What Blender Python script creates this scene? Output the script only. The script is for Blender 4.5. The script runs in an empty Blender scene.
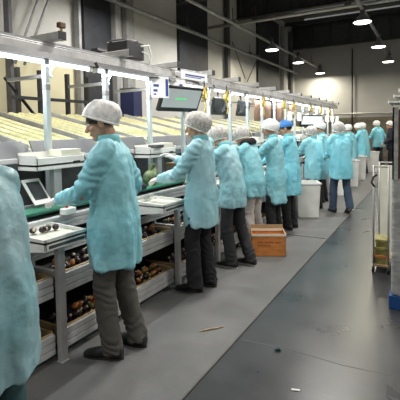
import bpy, bmesh, math, random
from mathutils import Vector, Matrix, noise
random.seed(7)
SC = bpy.context.scene
COL = SC.collection
V = Vector
PI = math.pi

# ------------------------------------------------------------------ helpers
MATS = {}
def mat(name, col, rough=.5, metal=0., var=0., vscale=6., bump=0., bscale=40., emit=None, estr=0., spec=.5, alpha=None, stretch=None, col2=None):
    m = bpy.data.materials.new(name); m.use_nodes = True
    nt = m.node_tree; b = nt.nodes['Principled BSDF']
    b.inputs['Base Color'].default_value = (*col, 1)
    b.inputs['Roughness'].default_value = rough
    b.inputs['Metallic'].default_value = metal
    b.inputs['Specular IOR Level'].default_value = spec
    tc = nt.nodes.new('ShaderNodeTexCoord'); src = tc.outputs['Object']
    if stretch:
        mp = nt.nodes.new('ShaderNodeMapping'); mp.inputs['Scale'].default_value = stretch
        nt.links.new(src, mp.inputs['Vector']); src = mp.outputs['Vector']
    if var or col2:
        n = nt.nodes.new('ShaderNodeTexNoise'); n.inputs['Scale'].default_value = vscale; n.inputs['Detail'].default_value = 5
        nt.links.new(src, n.inputs['Vector'])
        r = nt.nodes.new('ShaderNodeValToRGB')
        r.color_ramp.elements[0].position = .35; r.color_ramp.elements[1].position = .68
        r.color_ramp.elements[0].color = (*[c*(1-var) for c in col], 1)
        r.color_ramp.elements[1].color = (*(col2 or [min(1, c*(1+var)) for c in col]), 1)
        nt.links.new(n.outputs['Fac'], r.inputs['Fac']); nt.links.new(r.outputs['Color'], b.inputs['Base Color'])
    if bump:
        n2 = nt.nodes.new('ShaderNodeTexNoise'); n2.inputs['Scale'].default_value = bscale; n2.inputs['Detail'].default_value = 4
        nt.links.new(src, n2.inputs['Vector'])
        bp = nt.nodes.new('ShaderNodeBump'); bp.inputs['Strength'].default_value = bump; bp.inputs['Distance'].default_value = .02
        nt.links.new(n2.outputs['Fac'], bp.inputs['Height']); nt.links.new(bp.outputs['Normal'], b.inputs['Normal'])
    if emit:
        b.inputs['Emission Color'].default_value = (*emit, 1); b.inputs['Emission Strength'].default_value = estr
    if alpha is not None: b.inputs['Alpha'].default_value = alpha
    MATS[name] = m
    return m

class MB:
    """collects shapes, builds ONE mesh object"""
    def __init__(s): s.v = []; s.f = []; s.mi = []
    def add(s, vs, fs, mi=0):
        o = len(s.v); s.v += [V(p) for p in vs]
        for f in fs: s.f.append([o+i for i in f]); s.mi.append(mi)
        return s
    def box(s, c, d, mi=0, M=None, taper=1.):
        x, y, z = d[0]/2, d[1]/2, d[2]/2; P = []
        for k in (-1, 1):
            t = taper if k < 0 else 1.
            for (i, j) in ((-1,-1), (1,-1), (1,1), (-1,1)): P.append(V((i*x*t, j*y*t, k*z)))
        if M is not None: P = [M @ p for p in P]
        P = [p+V(c) for p in P]
        return s.add(P, [(3,2,1,0), (4,5,6,7), (0,1,5,4), (1,2,6,5), (2,3,7,6), (3,0,4,7)], mi)
    def span(s, a, b, mi=0):
        a = V(a); b = V(b)
        return s.box((a+b)/2, (abs(b.x-a.x), abs(b.y-a.y), abs(b.z-a.z)), mi)
    def hexa(s, P, mi=0):
        return s.add(P, [(3,2,1,0), (4,5,6,7), (0,1,5,4), (1,2,6,5), (2,3,7,6), (3,0,4,7)], mi)
    def loft(s, rings, n=20, mi=0, cap=True):
        """rings: (center, ax, ay, rx, ry)"""
        P = []
        for (c, ax, ay, rx, ry) in rings:
            for k in range(n):
                a = 2*PI*k/n; P.append(c + ax*(rx*math.cos(a)) + ay*(ry*math.sin(a)))
        F = []
        for r in range(len(rings)-1):
            for k in range(n):
                k2 = (k+1) % n; F.append((r*n+k, r*n+k2, (r+1)*n+k2, (r+1)*n+k))
        if cap:
            F.append(tuple(range(n-1, -1, -1))); o = (len(rings)-1)*n; F.append(tuple(o+k for k in range(n)))
        return s.add(P, F, mi)
    def tube(s, pts, rad, n=12, ref=None, sq=1., mi=0, round_=True):
        pts = [V(p) for p in pts]
        if not hasattr(rad, '__len__'): rad = [rad]*len(pts)
        rings = []; up = None
        N = len(pts)
        for i, p in enumerate(pts):
            t = (pts[min(i+1, N-1)]-pts[max(i-1, 0)]).normalized()
            if up is None:
                up = V(ref) if ref is not None else (V((0,0,1)) if abs(t.z) < .9 else V((0,1,0)))
            ax = up.cross(t)
            if ax.length < 1e-5: ax = t.orthogonal()
            ax.normalize(); ay = t.cross(ax).normalized(); up = ay
            if i == 0 and round_:
                for q in (.95, .6): rings.append((p-t*rad[0]*q*.9, ax, ay, rad[0]*math.sqrt(1-q*q), rad[0]*math.sqrt(1-q*q)*sq))
            rings.append((p, ax, ay, rad[i], rad[i]*sq))
            if i == N-1 and round_:
                for q in (.6, .95): rings.append((p+t*rad[-1]*q*.9, ax, ay, rad[-1]*math.sqrt(1-q*q), rad[-1]*math.sqrt(1-q*q)*sq))
        return s.loft(rings, n, mi)
    def bar(s, a, b, r, n=8, mi=0): return s.tube([a, b], r, n, mi=mi, round_=False)
    def ell(s, c, r, R=None, nu=16, nv=10, mi=0):
        P = []; F = []; c = V(c)
        for j in range(1, nv):
            t = PI*j/nv
            for i in range(nu):
                a = 2*PI*i/nu; p = V((r[0]*math.sin(t)*math.cos(a), r[1]*math.sin(t)*math.sin(a), r[2]*math.cos(t)))
                P.append(c+(R @ p if R is not None else p))
        top = len(P); P.append(c+(R @ V((0,0,r[2])) if R is not None else V((0,0,r[2]))))
        P.append(c-(R @ V((0,0,r[2])) if R is not None else V((0,0,r[2]))))
        for j in range(nv-2):
            for i in range(nu):
                i2 = (i+1) % nu; F.append((j*nu+i, (j+1)*nu+i, (j+1)*nu+i2, j*nu+i2))
        for i in range(nu):
            i2 = (i+1) % nu; F.append((top, i, i2)); F.append((top+1, (nv-2)*nu+i2, (nv-2)*nu+i))
        return s.add(P, F, mi)
    def mesh(s, name, mats, smooth=False):
        me = bpy.data.meshes.new(name); me.from_pydata([tuple(p) for p in s.v], [], s.f)
        for m in (mats if isinstance(mats, (list, tuple)) else [mats]): me.materials.append(m)
        me.polygons.foreach_set('material_index', s.mi)
        me.polygons.foreach_set('use_smooth', [smooth]*len(s.f)); me.update()
        return me
    def build(s, name, mats, parent=None, smooth=False, loc=None, bevel=0.):
        o = bpy.data.objects.new(name, s.mesh(name, mats, smooth)); COL.objects.link(o)
        if parent is not None: o.parent = parent
        if loc is not None: o.location = loc
        if bevel:
            b = o.modifiers.new('bevel', 'BEVEL'); b.width = bevel; b.segments = 2; b.limit_method = 'ANGLE'
        return o
    def remesh(s, name, mats, voxel, smooth=3, parent=None, disp=None):
        me = s.mesh(name+'_source', mats)
        o = bpy.data.objects.new(name+'_source', me); COL.objects.link(o)
        r = o.modifiers.new('r', 'REMESH'); r.mode = 'VOXEL'; r.voxel_size = voxel; r.use_smooth_shade = True
        if smooth:
            sm = o.modifiers.new('s', 'SMOOTH'); sm.factor = .5; sm.iterations = smooth
        dg = bpy.context.evaluated_depsgraph_get(); ev = o.evaluated_get(dg)
        m2 = bpy.data.meshes.new_from_object(ev); m2.name = name
        bpy.data.objects.remove(o); bpy.data.meshes.remove(me)
        m2.materials.clear()
        for m in (mats if isinstance(mats, (list, tuple)) else [mats]): m2.materials.append(m)
        if disp:
            nrm = [v.normal.copy() for v in m2.vertices]
            for v, n in zip(m2.vertices, nrm): v.co += n*disp(v.co)
        m2.polygons.foreach_set('use_smooth', [True]*len(m2.polygons)); m2.update()
        ob = bpy.data.objects.new(name, m2); COL.objects.link(ob)
        if parent is not None: ob.parent = parent
        return ob

def tag(o, label, cat, group=None, kind=None):
    o['label'] = label; o['category'] = cat
    if group: o['group'] = group
    if kind: o['kind'] = kind
    return o
def thing(name, label, cat, loc=(0,0,0), rz=0., group=None):
    o = bpy.data.objects.new(name, None); COL.objects.link(o); o.empty_display_size = .1
    o.location = loc; o.rotation_euler = (0, 0, rz)
    return tag(o, label, cat, group)
def struct(name, mb, m, label=None, **k):
    o = mb.build(name, m, **k); o['kind'] = 'structure'
    if label: o['label'] = label
    return o
def copytree(o, loc, rz=None, label=None, group=None):
    c = o.copy(); COL.objects.link(c); c.location = loc
    if rz is not None: c.rotation_euler = (0, 0, rz)
    if label: c['label'] = label
    if group: c['group'] = group
    for ch in o.children:
        d = ch.copy(); COL.objects.link(d); d.parent = c
        for g in ch.children:
            e = g.copy(); COL.objects.link(e); e.parent = d
    return c
ORD = ['first','second','third','fourth','fifth','sixth','seventh','eighth','ninth','tenth','eleventh','twelfth','thirteenth','fourteenth','fifteenth','sixteenth','seventeenth','eighteenth','nineteenth','twentieth']

# ------------------------------------------------------------------ materials
alu   = mat('pale_aluminium', (.50,.50,.50), .45, .25, var=.12, vscale=9)
white_p = mat('white_plastic', (.74,.74,.71), .4, var=.06)
post_m = mat('pale_blue_paint', (.46,.53,.55), .45, var=.06)
cream = mat('cream_plastic', (.66,.66,.56), .45, var=.08)
grey_s = mat('grey_steel', (.30,.30,.31), .45, .3, var=.15)
dgrey = mat('dark_grey_steel', (.07,.07,.075), .5, .2, var=.2)
black = mat('black_plastic', (.012,.012,.014), .45)
machine = mat('dark_machine', (.03,.034,.036), .55, var=.5, vscale=5)
beltm = mat('green_belt', (.02,.16,.10), .5, var=.2, vscale=20)
yellow = mat('yellow_roller', (.50,.48,.25), .5, var=.2, vscale=40, stretch=(1, .2, .2))
chutem = mat('pale_chute', (.58,.58,.56), .5, var=.08, vscale=14)
endpl = mat('end_plate_steel', (.10,.10,.103), .5, .2, var=.1)
navyp = mat('navy_panel', (.012,.018,.075), .5)
paper = mat('white_paper', (.8,.81,.84), .7)
bluem = mat('blue_print', (.03,.06,.25), .6)
screen = mat('grey_screen', (.30,.33,.33), .25, emit=(.45,.5,.5), estr=.38)
screen_dk = mat('dark_screen', (.06,.065,.07), .15, var=.4, vscale=8)
screen_lt = mat('lit_screen', (.6,.62,.63), .3, emit=(.75,.8,.85), estr=.6)
greenln = mat('green_line', (.02,.5,.1), .4, emit=(.05,.8,.2), estr=.6)
yhose = mat('yellow_hose', (.40,.30,.08), .45)
brownm = mat('brown_board', (.13,.065,.035), .6, var=.3, vscale=5)
cardb = mat('cardboard', (.40,.27,.15), .75, var=.12)
orange = mat('orange_carton', (.56,.20,.045), .6, var=.18, vscale=7, stretch=(1,1,3))
orange2 = mat('orange_carton_print', (.36,.11,.035), .6)
cartwhite = mat('carton_white_edge', (.75,.70,.60), .6)
bluep = mat('blue_plastic', (.015,.085,.30), .4)
redm = mat('red_plastic', (.5,.04,.03), .35)
tube_m = mat('lamp_tube', (.9,.95,1), .5, emit=(.90,.96,1.0), estr=2.6)
lampm = mat('lamp_diffuser', (1,1,.95), .5, emit=(1,.97,.88), estr=6.)
wood = mat('pale_wood', (.38,.27,.14), .6, var=.25, vscale=8, stretch=(1,6,6))
ypaint = mat('yellow_carton', (.27,.24,.07), .6, var=.4, vscale=18)
film = mat('stretch_film', (.46,.46,.46), .25, var=.25, vscale=7, bump=.5, bscale=14, stretch=(1,1,2.5))
brownc = mat('dark_brown_carton', (.16,.085,.04), .7, var=.15)

skin = mat('skin', (.52,.30,.20), .5, var=.08, vscale=12)
lips = mat('lips', (.36,.14,.11), .45)
hairm = mat('dark_hair', (.018,.013,.010), .5, var=.4, vscale=60)
hairb = mat('brown_hair', (.10,.075,.055), .55, var=.4, vscale=60)
eye_w = mat('eye', (.7,.7,.68), .2)
glove_m = mat('pale_glove', (.72,.70,.68), .55, bump=.2, bscale=60)
trim_d = mat('collar_cloth', (.16,.48,.52), .6)
def cloth(name, col, rough=.5, bump=.35, bscale=24, var=.12, vscale=4., col2=None):
    return mat(name, col, rough, var=var, vscale=vscale, bump=bump, bscale=bscale, spec=.4, col2=col2)
coat_a = cloth('cyan_coat', (.25,.64,.74), .34, col2=(.32,.66,.74), vscale=3.)
coat_d = cloth('shaded_cyan_coat', (.24,.48,.54), .34, col2=(.33,.47,.51), vscale=3.)  # same cyan fabric, darkened and greyed to paint in shade on the nearest coat
coat_b = cloth('pale_cyan_coat', (.32,.65,.73), .34, col2=(.40,.64,.71), vscale=3.)
coat_c = cloth('bright_cyan_coat', (.22,.69,.84), .34, col2=(.28,.70,.83), vscale=3.)
t_grey = cloth('grey_trousers', (.085,.080,.070), .8)
t_black = cloth('black_trousers', (.012,.012,.014), .8)
t_char = cloth('charcoal_trousers', (.028,.029,.032), .8)
t_pale = cloth('pale_trousers', (.45,.43,.41), .8)
t_jean = cloth('blue_jeans', (.045,.075,.12), .8)
t_teal = cloth('dark_teal_trousers', (.03,.075,.085), .8)
navy = cloth('navy_jacket', (.010,.012,.030), .7)
shoe_m = mat('black_shoe', (.010,.010,.011), .4)
shoe_w = mat('white_shoe', (.7,.7,.7), .5)
sole_m = mat('shoe_sole', (.03,.03,.03), .7)
sole_w = mat('pale_sole', (.55,.55,.53), .7)
capb = mat('blue_cap', (.04,.22,.60), .5, var=.1, bump=.2)
navycap = mat('white_cap', (.75,.75,.74), .6)
def netmat(name, col, al):
    m = mat(name, col, .6, bump=.25, bscale=70)
    nt = m.node_tree; b = nt.nodes['Principled BSDF']
    tc = nt.nodes.new('ShaderNodeTexCoord'); n = nt.nodes.new('ShaderNodeTexNoise'); n.inputs['Scale'].default_value = 38; n.inputs['Detail'].default_value = 3
    nt.links.new(tc.outputs['Object'], n.inputs['Vector'])
    r = nt.nodes.new('ShaderNodeMapRange'); r.inputs['From Min'].default_value = .35; r.inputs['From Max'].default_value = .65
    r.inputs['To Min'].default_value = al-.18; r.inputs['To Max'].default_value = min(1, al+.2)
    nt.links.new(n.outputs['Fac'], r.inputs['Value']); nt.links.new(r.outputs['Result'], b.inputs['Alpha'])
    return m
net_w = netmat('white_hairnet', (.96,.95,.94), .96)
net_g = netmat('sheer_hairnet', (.74,.71,.68), .58)
net_rim = mat('hairnet_elastic', (.92,.91,.89), .7)

# ------------------------------------------------------------------ people
def ik(S, T, a, b, pole):
    d = T-S; L = d.length
    if L > (a+b)*.995: T = S+d*((a+b)*.995/L); d = T-S; L = d.length
    u = d/L; x = (a*a-b*b+L*L)/(2*L); h = math.sqrt(max(0, a*a-x*x))
    p = (pole-u*pole.dot(u)).normalized()
    return S+u*x+p*h, T

def hand(mb, W, d, n, side, curl=.5, k=1.0, gap=1.0):
    """W wrist, d finger direction, n palm-side normal, side vector towards the thumb"""
    d = d.normalized(); n = (n-d*n.dot(d)).normalized(); s = d.cross(n).normalized()
    if s.dot(side) < 0: s = -s
    def loc(a, b, c): return W+d*a+s*b+n*c
    mb.loft([(loc(-.03,0,0), s, n, .027*k, .021*k), (loc(.01,0,0), s, n, .030*k, .020*k), (loc(.045,0,.003), s, n, .040*k, .018*k), (loc(.082,-.002,.004), s, n, .041*k, .015*k), (loc(.094,-.002,.004), s, n, .032*k, .010*k)], 14)
    for i, (off, L) in enumerate(((.030,.070), (.010,.080), (-.011,.074), (-.031,.058))):
        off *= gap; p = loc(.080, off, .003); ang = .12; fan = off*.5
        pts = [loc(.055, off*.9, .003), p]; seg = (.45, .32, .25)
        for q in range(3):
            ang += curl*(.55, .75, .45)[q]
            p = p+(d*math.cos(ang)+n*math.sin(ang)+s*fan)*(L*seg[q]); pts.append(p)
        mb.tube(pts, [.0095*k, .0098*k, .009*k, .0082*k, .0068*k], 10)
    mb.tube([loc(.008,.020,.006), loc(.035,.043,.016), loc(.062,.055,.026), loc(.084,.053,.038)], [.013*k, .0125*k, .0105*k, .0085*k], 10)

def bowl(cen, R, r, axis_tilt, th_max, nphi=28, nth=9, wr=0., seed=0, puff=0., soft=0.):
    """shell of an ellipsoid around an axis tilted back, open below; returns verts, faces, rim points"""
    P = []; F = []; Rt = Matrix.Rotation(axis_tilt, 3, 'X')
    for j in range(nth+1):
        th = th_max*j/nth
        for i in range(nphi):
            a = 2*PI*i/nphi; t = j/nth
            w = 1+soft*noise.noise(V((math.sin(th)*math.cos(a)*3+seed, math.sin(th)*math.sin(a)*3, math.cos(th)*3)))+wr*t*(math.sin(9*a+seed)*.5+math.sin(14*a+seed*2)*.5)*(1-.3*t)+puff*math.sin(PI*min(1, t*1.05))
            q = Rt @ V((math.sin(th)*math.cos(a), math.sin(th)*math.sin(a), math.cos(th)))
            P.append(cen+R @ V((q.x*r[0]*w, q.y*r[1]*w, q.z*r[2]*w)))
    for j in range(nth):
        for i in range(nphi):
            i2 = (i+1) % nphi; F.append((j*nphi+i, (j+1)*nphi+i, (j+1)*nphi+i2, j*nphi+i2))
    return P, F, P[-nphi:]

def sstep(a, b, x):
    t = max(0, min(1, (x-a)/(b-a))); return t*t*(3-2*t)

def person(label, x, y, rz, h=1.70, lean=10, hp=20, hy=0, hem=.64, coat=coat_a, trousers=t_black, shoe=shoe_m, sole=None,
           cap='net', hair=hairb, hands=((-.18,.40,1.10), (.18,.42,1.10)), feet=((-.10,.02,0), (.10,-.02,0)), lod=1, girth=1., scarf=False,
           curl=.5, pitch_hand=.3, elbow_out=.5, glove=True, twist=0, coatname='coat', lift=None, group=None):
    k = h/1.70
    vox_b = (.0055, .008, .012)[lod]; vox_c = (.0085, .011, .015)[lod]; vox_h = (.0035, .006, .010)[lod]
    root = thing('person', label, 'person', (x, y, 0), math.radians(rz), group)
    A = math.radians(lean); sd = random.uniform(0, 50)
    # spine
    tab = []; p = V((0, -.03-.25*math.sin(A)*.35, .95)); z = .95
    while z < 1.56:
        a = A*(.25+.75*sstep(.95, 1.25, z)); tab.append((z, p.copy(), a))
        p = p+V((0, math.sin(a), math.cos(a)))*.01; z += .01
    y0 = tab[0][1].y
    def sp(z):
        if z <= .95: return V((0, y0, z)), A*.25*sstep(.7, .95, z)
        i = min(len(tab)-1, int(round((z-.95)/.01))); return tab[i][1], tab[i][2]
    def ring(z, rx, ry, dy=0, tw=0):
        c, a = sp(z); ay = V((0, math.cos(a), -math.sin(a)))
        ax = V((1,0,0))
        if tw:
            Rz = Matrix.Rotation(tw, 3, 'Z'); ax = Rz @ ax; ay = Rz @ ay
        return (V(c+ay*dy)*k, ax, ay, rx*k, ry*k)
    tw = math.radians(twist)
    # arms
    Q = {}
    for i, sgn in enumerate((-1, 1)):
        c, a = sp(1.385); S = c+Matrix.Rotation(tw, 3, 'Z') @ V((sgn*.152*girth, -.005, -.012)); S = S*k
        T = V(hands[i]); pole = V((sgn*elbow_out, -.45, -.75))
        E, W = ik(S, T, .285*k, .255*k, pole); Q[sgn] = (S, E, W)
    # legs
    Lg = {}
    for i, sgn in enumerate((-1, 1)):
        fx, fy, fyaw = feet[i]; fz = .085+(lift[1] if lift and lift[0] == sgn else 0)
        hip = V((sgn*.088, y0, .90))*k; ank = V((fx, fy-.02, fz*k))
        ll = (ank-hip).length*.5025; K, An = ik(hip, ank, ll, ll, V((sgn*.1, 1, 0))); Lg[sgn] = (hip, K, An, fyaw)
    # head frame
    c, a = sp(1.47); ha = math.radians(hp); nk = a*.6+ha*.3
    ndir = V((0, math.sin(nk), math.cos(nk)))
    neck0 = c*k; neck1 = (c+ndir*.060)*k
    R = Matrix.Rotation(math.radians(hy), 3, 'Z') @ Matrix.Rotation(-ha, 3, 'X')
    H = neck1+R @ V((0, .022*k, .065*k))
    hl = lambda a, b, c: H+R @ (V((a, b, c))*k)
    # ---- body, one continuous surface
    b = MB()
    b.loft([ring(.84,.11,.085), ring(.90,.15,.10), ring(.97,.155,.105), ring(1.08,.14,.10), ring(1.2,.155,.105), ring(1.32,.165,.10), ring(1.40,.14,.075), ring(1.45,.075,.058)], 20)
    b.tube([neck0-ndir*.05*k, neck0, neck1, hl(0,-.01,-.02)], [.062*k, .056*k, .054*k, .055*k], 14)
    b.ell(hl(0,-.008,.030), (.077*k,.096*k,.086*k), R); b.ell(hl(0,.022,-.030), (.061*k,.068*k,.085*k), R)
    b.ell(hl(0,.056,-.088), (.034*k,.030*k,.024*k), R); b.ell(hl(0,.078,.022), (.052*k,.017*k,.012*k), R)
    b.tube([hl(0,.082,.012), hl(0,.100,-.015), hl(0,.106,-.030)], [.008*k,.011*k,.0145*k], 10)
    b.ell(hl(0,.084,-.060), (.024*k,.012*k,.009*k), R)
    for sgn in (-1, 1):
        b.ell(hl(sgn*.077,-.004,-.010), (.011*k,.021*k,.033*k), R)
        b.ell(hl(sgn*.042,.058,-.025), (.022*k,.024*k,.022*k), R)
        S, E, W = Q[sgn]
        b.tube([S+V((-sgn*.03,0,.0)), S, (S+E)/2, E, (E+W)/2, W], [.05*k,.054*k,.047*k,.040*k,.039*k,.027*k], 14)
        d = (W-E).normalized(); d = (d+V((0,0,pitch_hand-.3))).normalized()
        hand(b, W, d, V((-sgn*.25,-.1,-1)), V((-sgn,0,.2)), curl, .92*k, 1.06)
        hip, K, An, fy = Lg[sgn]
        b.tube([hip+V((-sgn*.01,0,.03)), hip*.5+K*.5, K, K*.6+An*.4, An], [.085*k,.072*k,.055*k,.054*k,.036*k], 14)
        f = Matrix.Rotation(math.radians(fy), 3, 'Z')
        b.tube([An+f @ V((0,-.04,-.04)), An+f @ V((0,.05,-.045)), An+f @ V((0,.13,-.058))], [.034*k,.036*k,.022*k], 12)
    body = b.remesh('body', [skin, lips], vox_b, 2, root)
    lc = hl(0,.094,-.060); Ri = R.inverted()
    if lod < 2:
        for pl in body.data.polygons:
            q = Ri @ (pl.center-lc)
            if abs(q.x) < .023*k and abs(q.z) < .008*k and q.y > -.02: pl.material_index = 1
        for sgn in (-1, 1):
            m = MB(); m.ell(hl(sgn*.031,.0755,.004), (.0125*k,)*3, R); e = m.build('eye', eye_w, root, True)
            m = MB(); m.ell(hl(sgn*.031,.0838,.003), (.0058*k,)*3, R, 10, 8); m.build('iris', black, e, True)
            m = MB(); m.tube([hl(sgn*.014,.091,.026), hl(sgn*.032,.089,.032), hl(sgn*.050,.078,.026)], [.003*k,.004*k,.002*k], 8); m.build('eyebrow', hairm, root, True)
    # ---- coat
    g = girth; cm = MB()
    hz = hem/k
    cm.loft([ring(hz,.182*g,.148*g,-.005), ring(hz+.02,.184*g,.150*g), ring(.80,.186*g,.156*g), ring(.92,.182*g,.152*g), ring(1.05,.166*g,.134*g,0,tw*.5), ring(1.18,.176*g,.132*g,0,tw), ring(1.30,.186*g,.126*g,0,tw),
             ring(1.37,.182*g,.108*g,-.006,tw), ring(1.41,.162*g,.090,-.008,tw), ring(1.445,.112,.076,-.004), ring(1.465,.072,.066)], 28)
    for sgn in (-1, 1):
        S, E, W = Q[sgn]
        d1 = (E-S).normalized(); d2 = (W-E).normalized()
        cm.tube([S-d1*.05*k+V((-sgn*.035,0,.005)), S+d1*.02*k, S*.6+E*.4, E-d1*.04*k, E+d2*.03*k, E*.55+W*.45, W-d2*.035*k], [.060*k*g,.070*k*g,.069*k,.064*k,.062*k,.057*k,.046*k], 18)
    arms = [(Q[s_][0], Q[s_][1], Q[s_][2]) for s_ in (-1, 1)]
    def disp(p):
        best = 9; par = 0
        for (S, E, W) in arms:
            for (a1, b1, o) in ((S, E, 0), (E, W, 1)):
                ab = b1-a1; t = max(0, min(1, (p-a1).dot(ab)/ab.dot(ab))); dd = (p-a1-ab*t).length
                if dd < best: best = dd; par = t+o
        if best < .09*k:      # sleeve: soft diagonal rings, deeper at the elbow
            q = noise.noise(V((p.x*9+sd, p.y*9, p.z*9)))
            amp = .0035+.005*math.exp(-((par-1)/.35)**2)+.003*sstep(1.5, 2, par)
            return amp*(math.sin(par*26+q*5+p.x*30)*.8+noise.noise(p*22+V((sd,0,0))))
        ph = math.atan2(p.y-y0, p.x); t = sstep(1.15, hem, p.z/k) if False else max(0, min(1, (1.15*k-p.z)/(1.15*k-hem)))
        n1 = noise.noise(V((p.x*4+sd, p.y*4, p.z*2.0)))
        fold = (.004+.014*t)*math.sin(6*ph+n1*4.5+sd)*(.6+.6*noise.noise(V((ph*1.5+sd, p.z*2, 3))))
        back = .011*noise.noise(V((p.x*10+sd, p.y*10, p.z*5)))+.006*noise.noise(V((p.x*25, p.y*25, p.z*14+sd)))
        return max(fold+back, -.008)
    co = cm.remesh(coatname, coat, vox_c, (12,9,5)[lod], root, disp)
    m = MB()     # collar: a standing folded band
    c1, a1 = sp(1.455); cay = V((0, math.cos(a1), -math.sin(a1))); cup = V((0, math.sin(a1), math.cos(a1)))
    rg = []
    for (dz, r) in ((-.02,.082), (.016,.080), (.040,.077), (.044,.070), (.010,.069), (-.02,.066)):
        rg.append(((c1+cup*dz+cay*-.004)*k, V((1,0,0)), cay, r*k, (r-.006)*k))
    m.loft(rg, 24, cap=False); m.build('collar', trim_d if coat is not navy else navy, co, True)
    for sgn in (-1, 1):
        S, E, W = Q[sgn]; d2 = (W-E).normalized()
        m = MB(); m.tube([W-d2*.05*k, W-d2*.03*k, W-d2*.008*k], [.046*k,.043*k,.038*k], 16, round_=False)
        m.build('cuff', coat, co, True)
        if glove:
            m = MB(); d = (d2+V((0,0,pitch_hand-.3))).normalized()
            hand(m, W, d, V((-sgn*.25,-.1,-1)), V((-sgn,0,.2)), curl, 1.10*k, 1.08)
            m.remesh('glove', glove_m, vox_h, 1, root)
    # ---- trousers
    m = MB()
    m.loft([ring(.80,.10,.10), ring(.86,.135,.100), ring(.95,.142,.102), ring(1.02,.135,.098)], 20)
    for sgn in (-1, 1):
        hip, K, An, fy = Lg[sgn]
        m.tube([hip, hip*.5+K*.5, K, K*.5+An*.5, An+V((0,-.005,.03)), An+V((0,-.01,-.035))], [.078*k,.080*k,.074*k,.073*k,.071*k,.073*k], 18, round_=False)
    def dt(p):
        s_ = 1 if p.x > 0 else -1; z = p.z/k
        low = sstep(.35, .08, z) if False else max(0, min(1, (.38-z)/.3)); kn = math.exp(-((z-.47)/.09)**2)
        n1 = noise.noise(V((p.x*8+sd, p.y*8, p.z*6)))
        return (.001+.0032*low+.002*kn)*math.sin(p.z*80+n1*11+p.x*24*s_+p.y*15)+.009*n1
    m.remesh('trousers', trousers, (.009,.012,.016)[lod], 2, root, dt)
    # ---- shoes
    for sgn in (-1, 1):
        hip, K, An, fy = Lg[sgn]; f = Matrix.Rotation(math.radians(fy), 3, 'Z'); X = f @ V((1,0,0)); Z = V((0,0,1)); O = V((An.x, An.y, An.z-.085*k))
        tilt = lift and lift[0] == sgn
        if tilt:
            Rx = f @ Matrix.Rotation(math.radians(-lift[2]), 3, 'X'); Fy = Rx @ V((0,1,0)); Z = Rx @ Z
        else: Fy = f @ V((0,1,0))
        P = lambda y_, z_: O+Fy*(y_*k)+Z*(z_*k)
        m = MB(); m.loft([(P(-.085,.045), X, Z, .020*k, .022*k), (P(-.078,.055), X, Z, .034*k, .040*k), (P(-.04,.062), X, Z, .040*k, .050*k), (P(.02,.060), X, Z, .043*k, .047*k), (P(.08,.046), X, Z, .048*k, .033*k), (P(.14,.037), X, Z, .047*k, .024*k), (P(.18,.033), X, Z, .034*k, .017*k), (P(.195,.030), X, Z, .014*k, .008*k)], 16)
        so = m.build('shoe', shoe, root, True)
        m = MB(); n = 20; pts = []
        for zz in (0, .02):
            for i in range(n):
                t = 2*PI*i/n; yy = .055+.145*math.sin(t); w = .044+.008*math.sin(t)-.006*math.cos(2*t)
                pts.append(P(yy, zz)+X*(w*math.cos(t)*k))
        m.add(pts, [tuple(range(n-1,-1,-1)), tuple(range(n, 2*n))]+[(i, (i+1) % n, n+(i+1) % n, n+i) for i in range(n)])
        m.build('sole', sole or sole_m, so)
        if lod == 0:
            for q in range(3):
                m = MB(); m.tube([P(.03+.022*q,.098-.014*q)-X*.022*k, P(.03+.022*q,.106-.014*q), P(.03+.022*q,.098-.014*q)+X*.022*k], .003*k, 6); m.build('lace', sole_m, so, True)
    # ---- hair and head cover
    m = MB(); P_, F_, rim = bowl(hl(0,-.012,.026), R, (.083*k,.104*k,.092*k), math.radians(24), math.radians(116), 24, 8)
    m.add(P_, F_); ho = m.build('hair', hair, root, True)
    so = ho.modifiers.new('thick', 'SOLIDIFY'); so.thickness = .004
    if cap == 'mob':      # crisp white cap with puffed crown and brim band
        m = MB(); P_, F_, rim = bowl(hl(0,-.014,.038), R, (.097*k,.126*k,.108*k), math.radians(36), math.radians(103), 44, 12, .07, sd, .09, .12)
        m.add(P_, F_); n_ = m.build('hairnet', net_w, root, True)
        s_ = n_.modifiers.new('thick', 'SOLIDIFY'); s_.thickness = .003
        m = MB(); m.tube(rim+rim[:1], .0075*k, 8, round_=False); m.build('elastic_band', net_rim, n_, True)
    elif cap in ('net', 'sheer'):
        m = MB(); P_, F_, rim = bowl(hl(0,-.022,.018), R, (.100*k,.126*k,.114*k), math.radians(38 if cap == 'sheer' else 30), math.radians(118 if cap == 'sheer' else 112), 40, 10, .04, sd, .10 if cap == 'sheer' else .06, .07)
        m.add(P_, F_); n_ = m.build('hairnet', net_g if cap == 'sheer' else net_w, root, True)
        s_ = n_.modifiers.new('thick', 'SOLIDIFY'); s_.thickness = .003
        m = MB(); m.tube(rim+rim[:1], .006*k, 8, round_=False); m.build('elastic_band', net_rim, n_, True)
    elif cap == 'blue':
        m = MB(); P_, F_, rim = bowl(hl(0,-.010,.034), R, (.093*k,.118*k,.098*k), math.radians(8), math.radians(97), 36, 9)
        m.add(P_, F_); n_ = m.build('safety_cap', capb, root, True)
        s_ = n_.modifiers.new('thick', 'SOLIDIFY'); s_.thickness = .004
        m = MB(); m.tube(rim+rim[:1], .006*k, 8, round_=False); m.build('brim_edge', capb, n_, True)
        m = MB()
        pts = []
        for zz in (0, -.008):
            for i in range(9):
                t = PI*i/8; pts.append(hl(.082*math.cos(t), .070+.030*math.sin(t), .030+zz)); 
            for i in range(9):
                t = PI*(8-i)/8; pts.append(hl(.075*math.cos(t), .075+.085*math.sin(t), .018+zz))
        N_ = 18
        m.add(pts, [tuple(range(N_)), tuple(range(2*N_-1, N_-1, -1))]+[(i, N_+i, N_+(i+1) % N_, (i+1) % N_) for i in range(N_)])
        m.build('visor', capb, n_)
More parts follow.
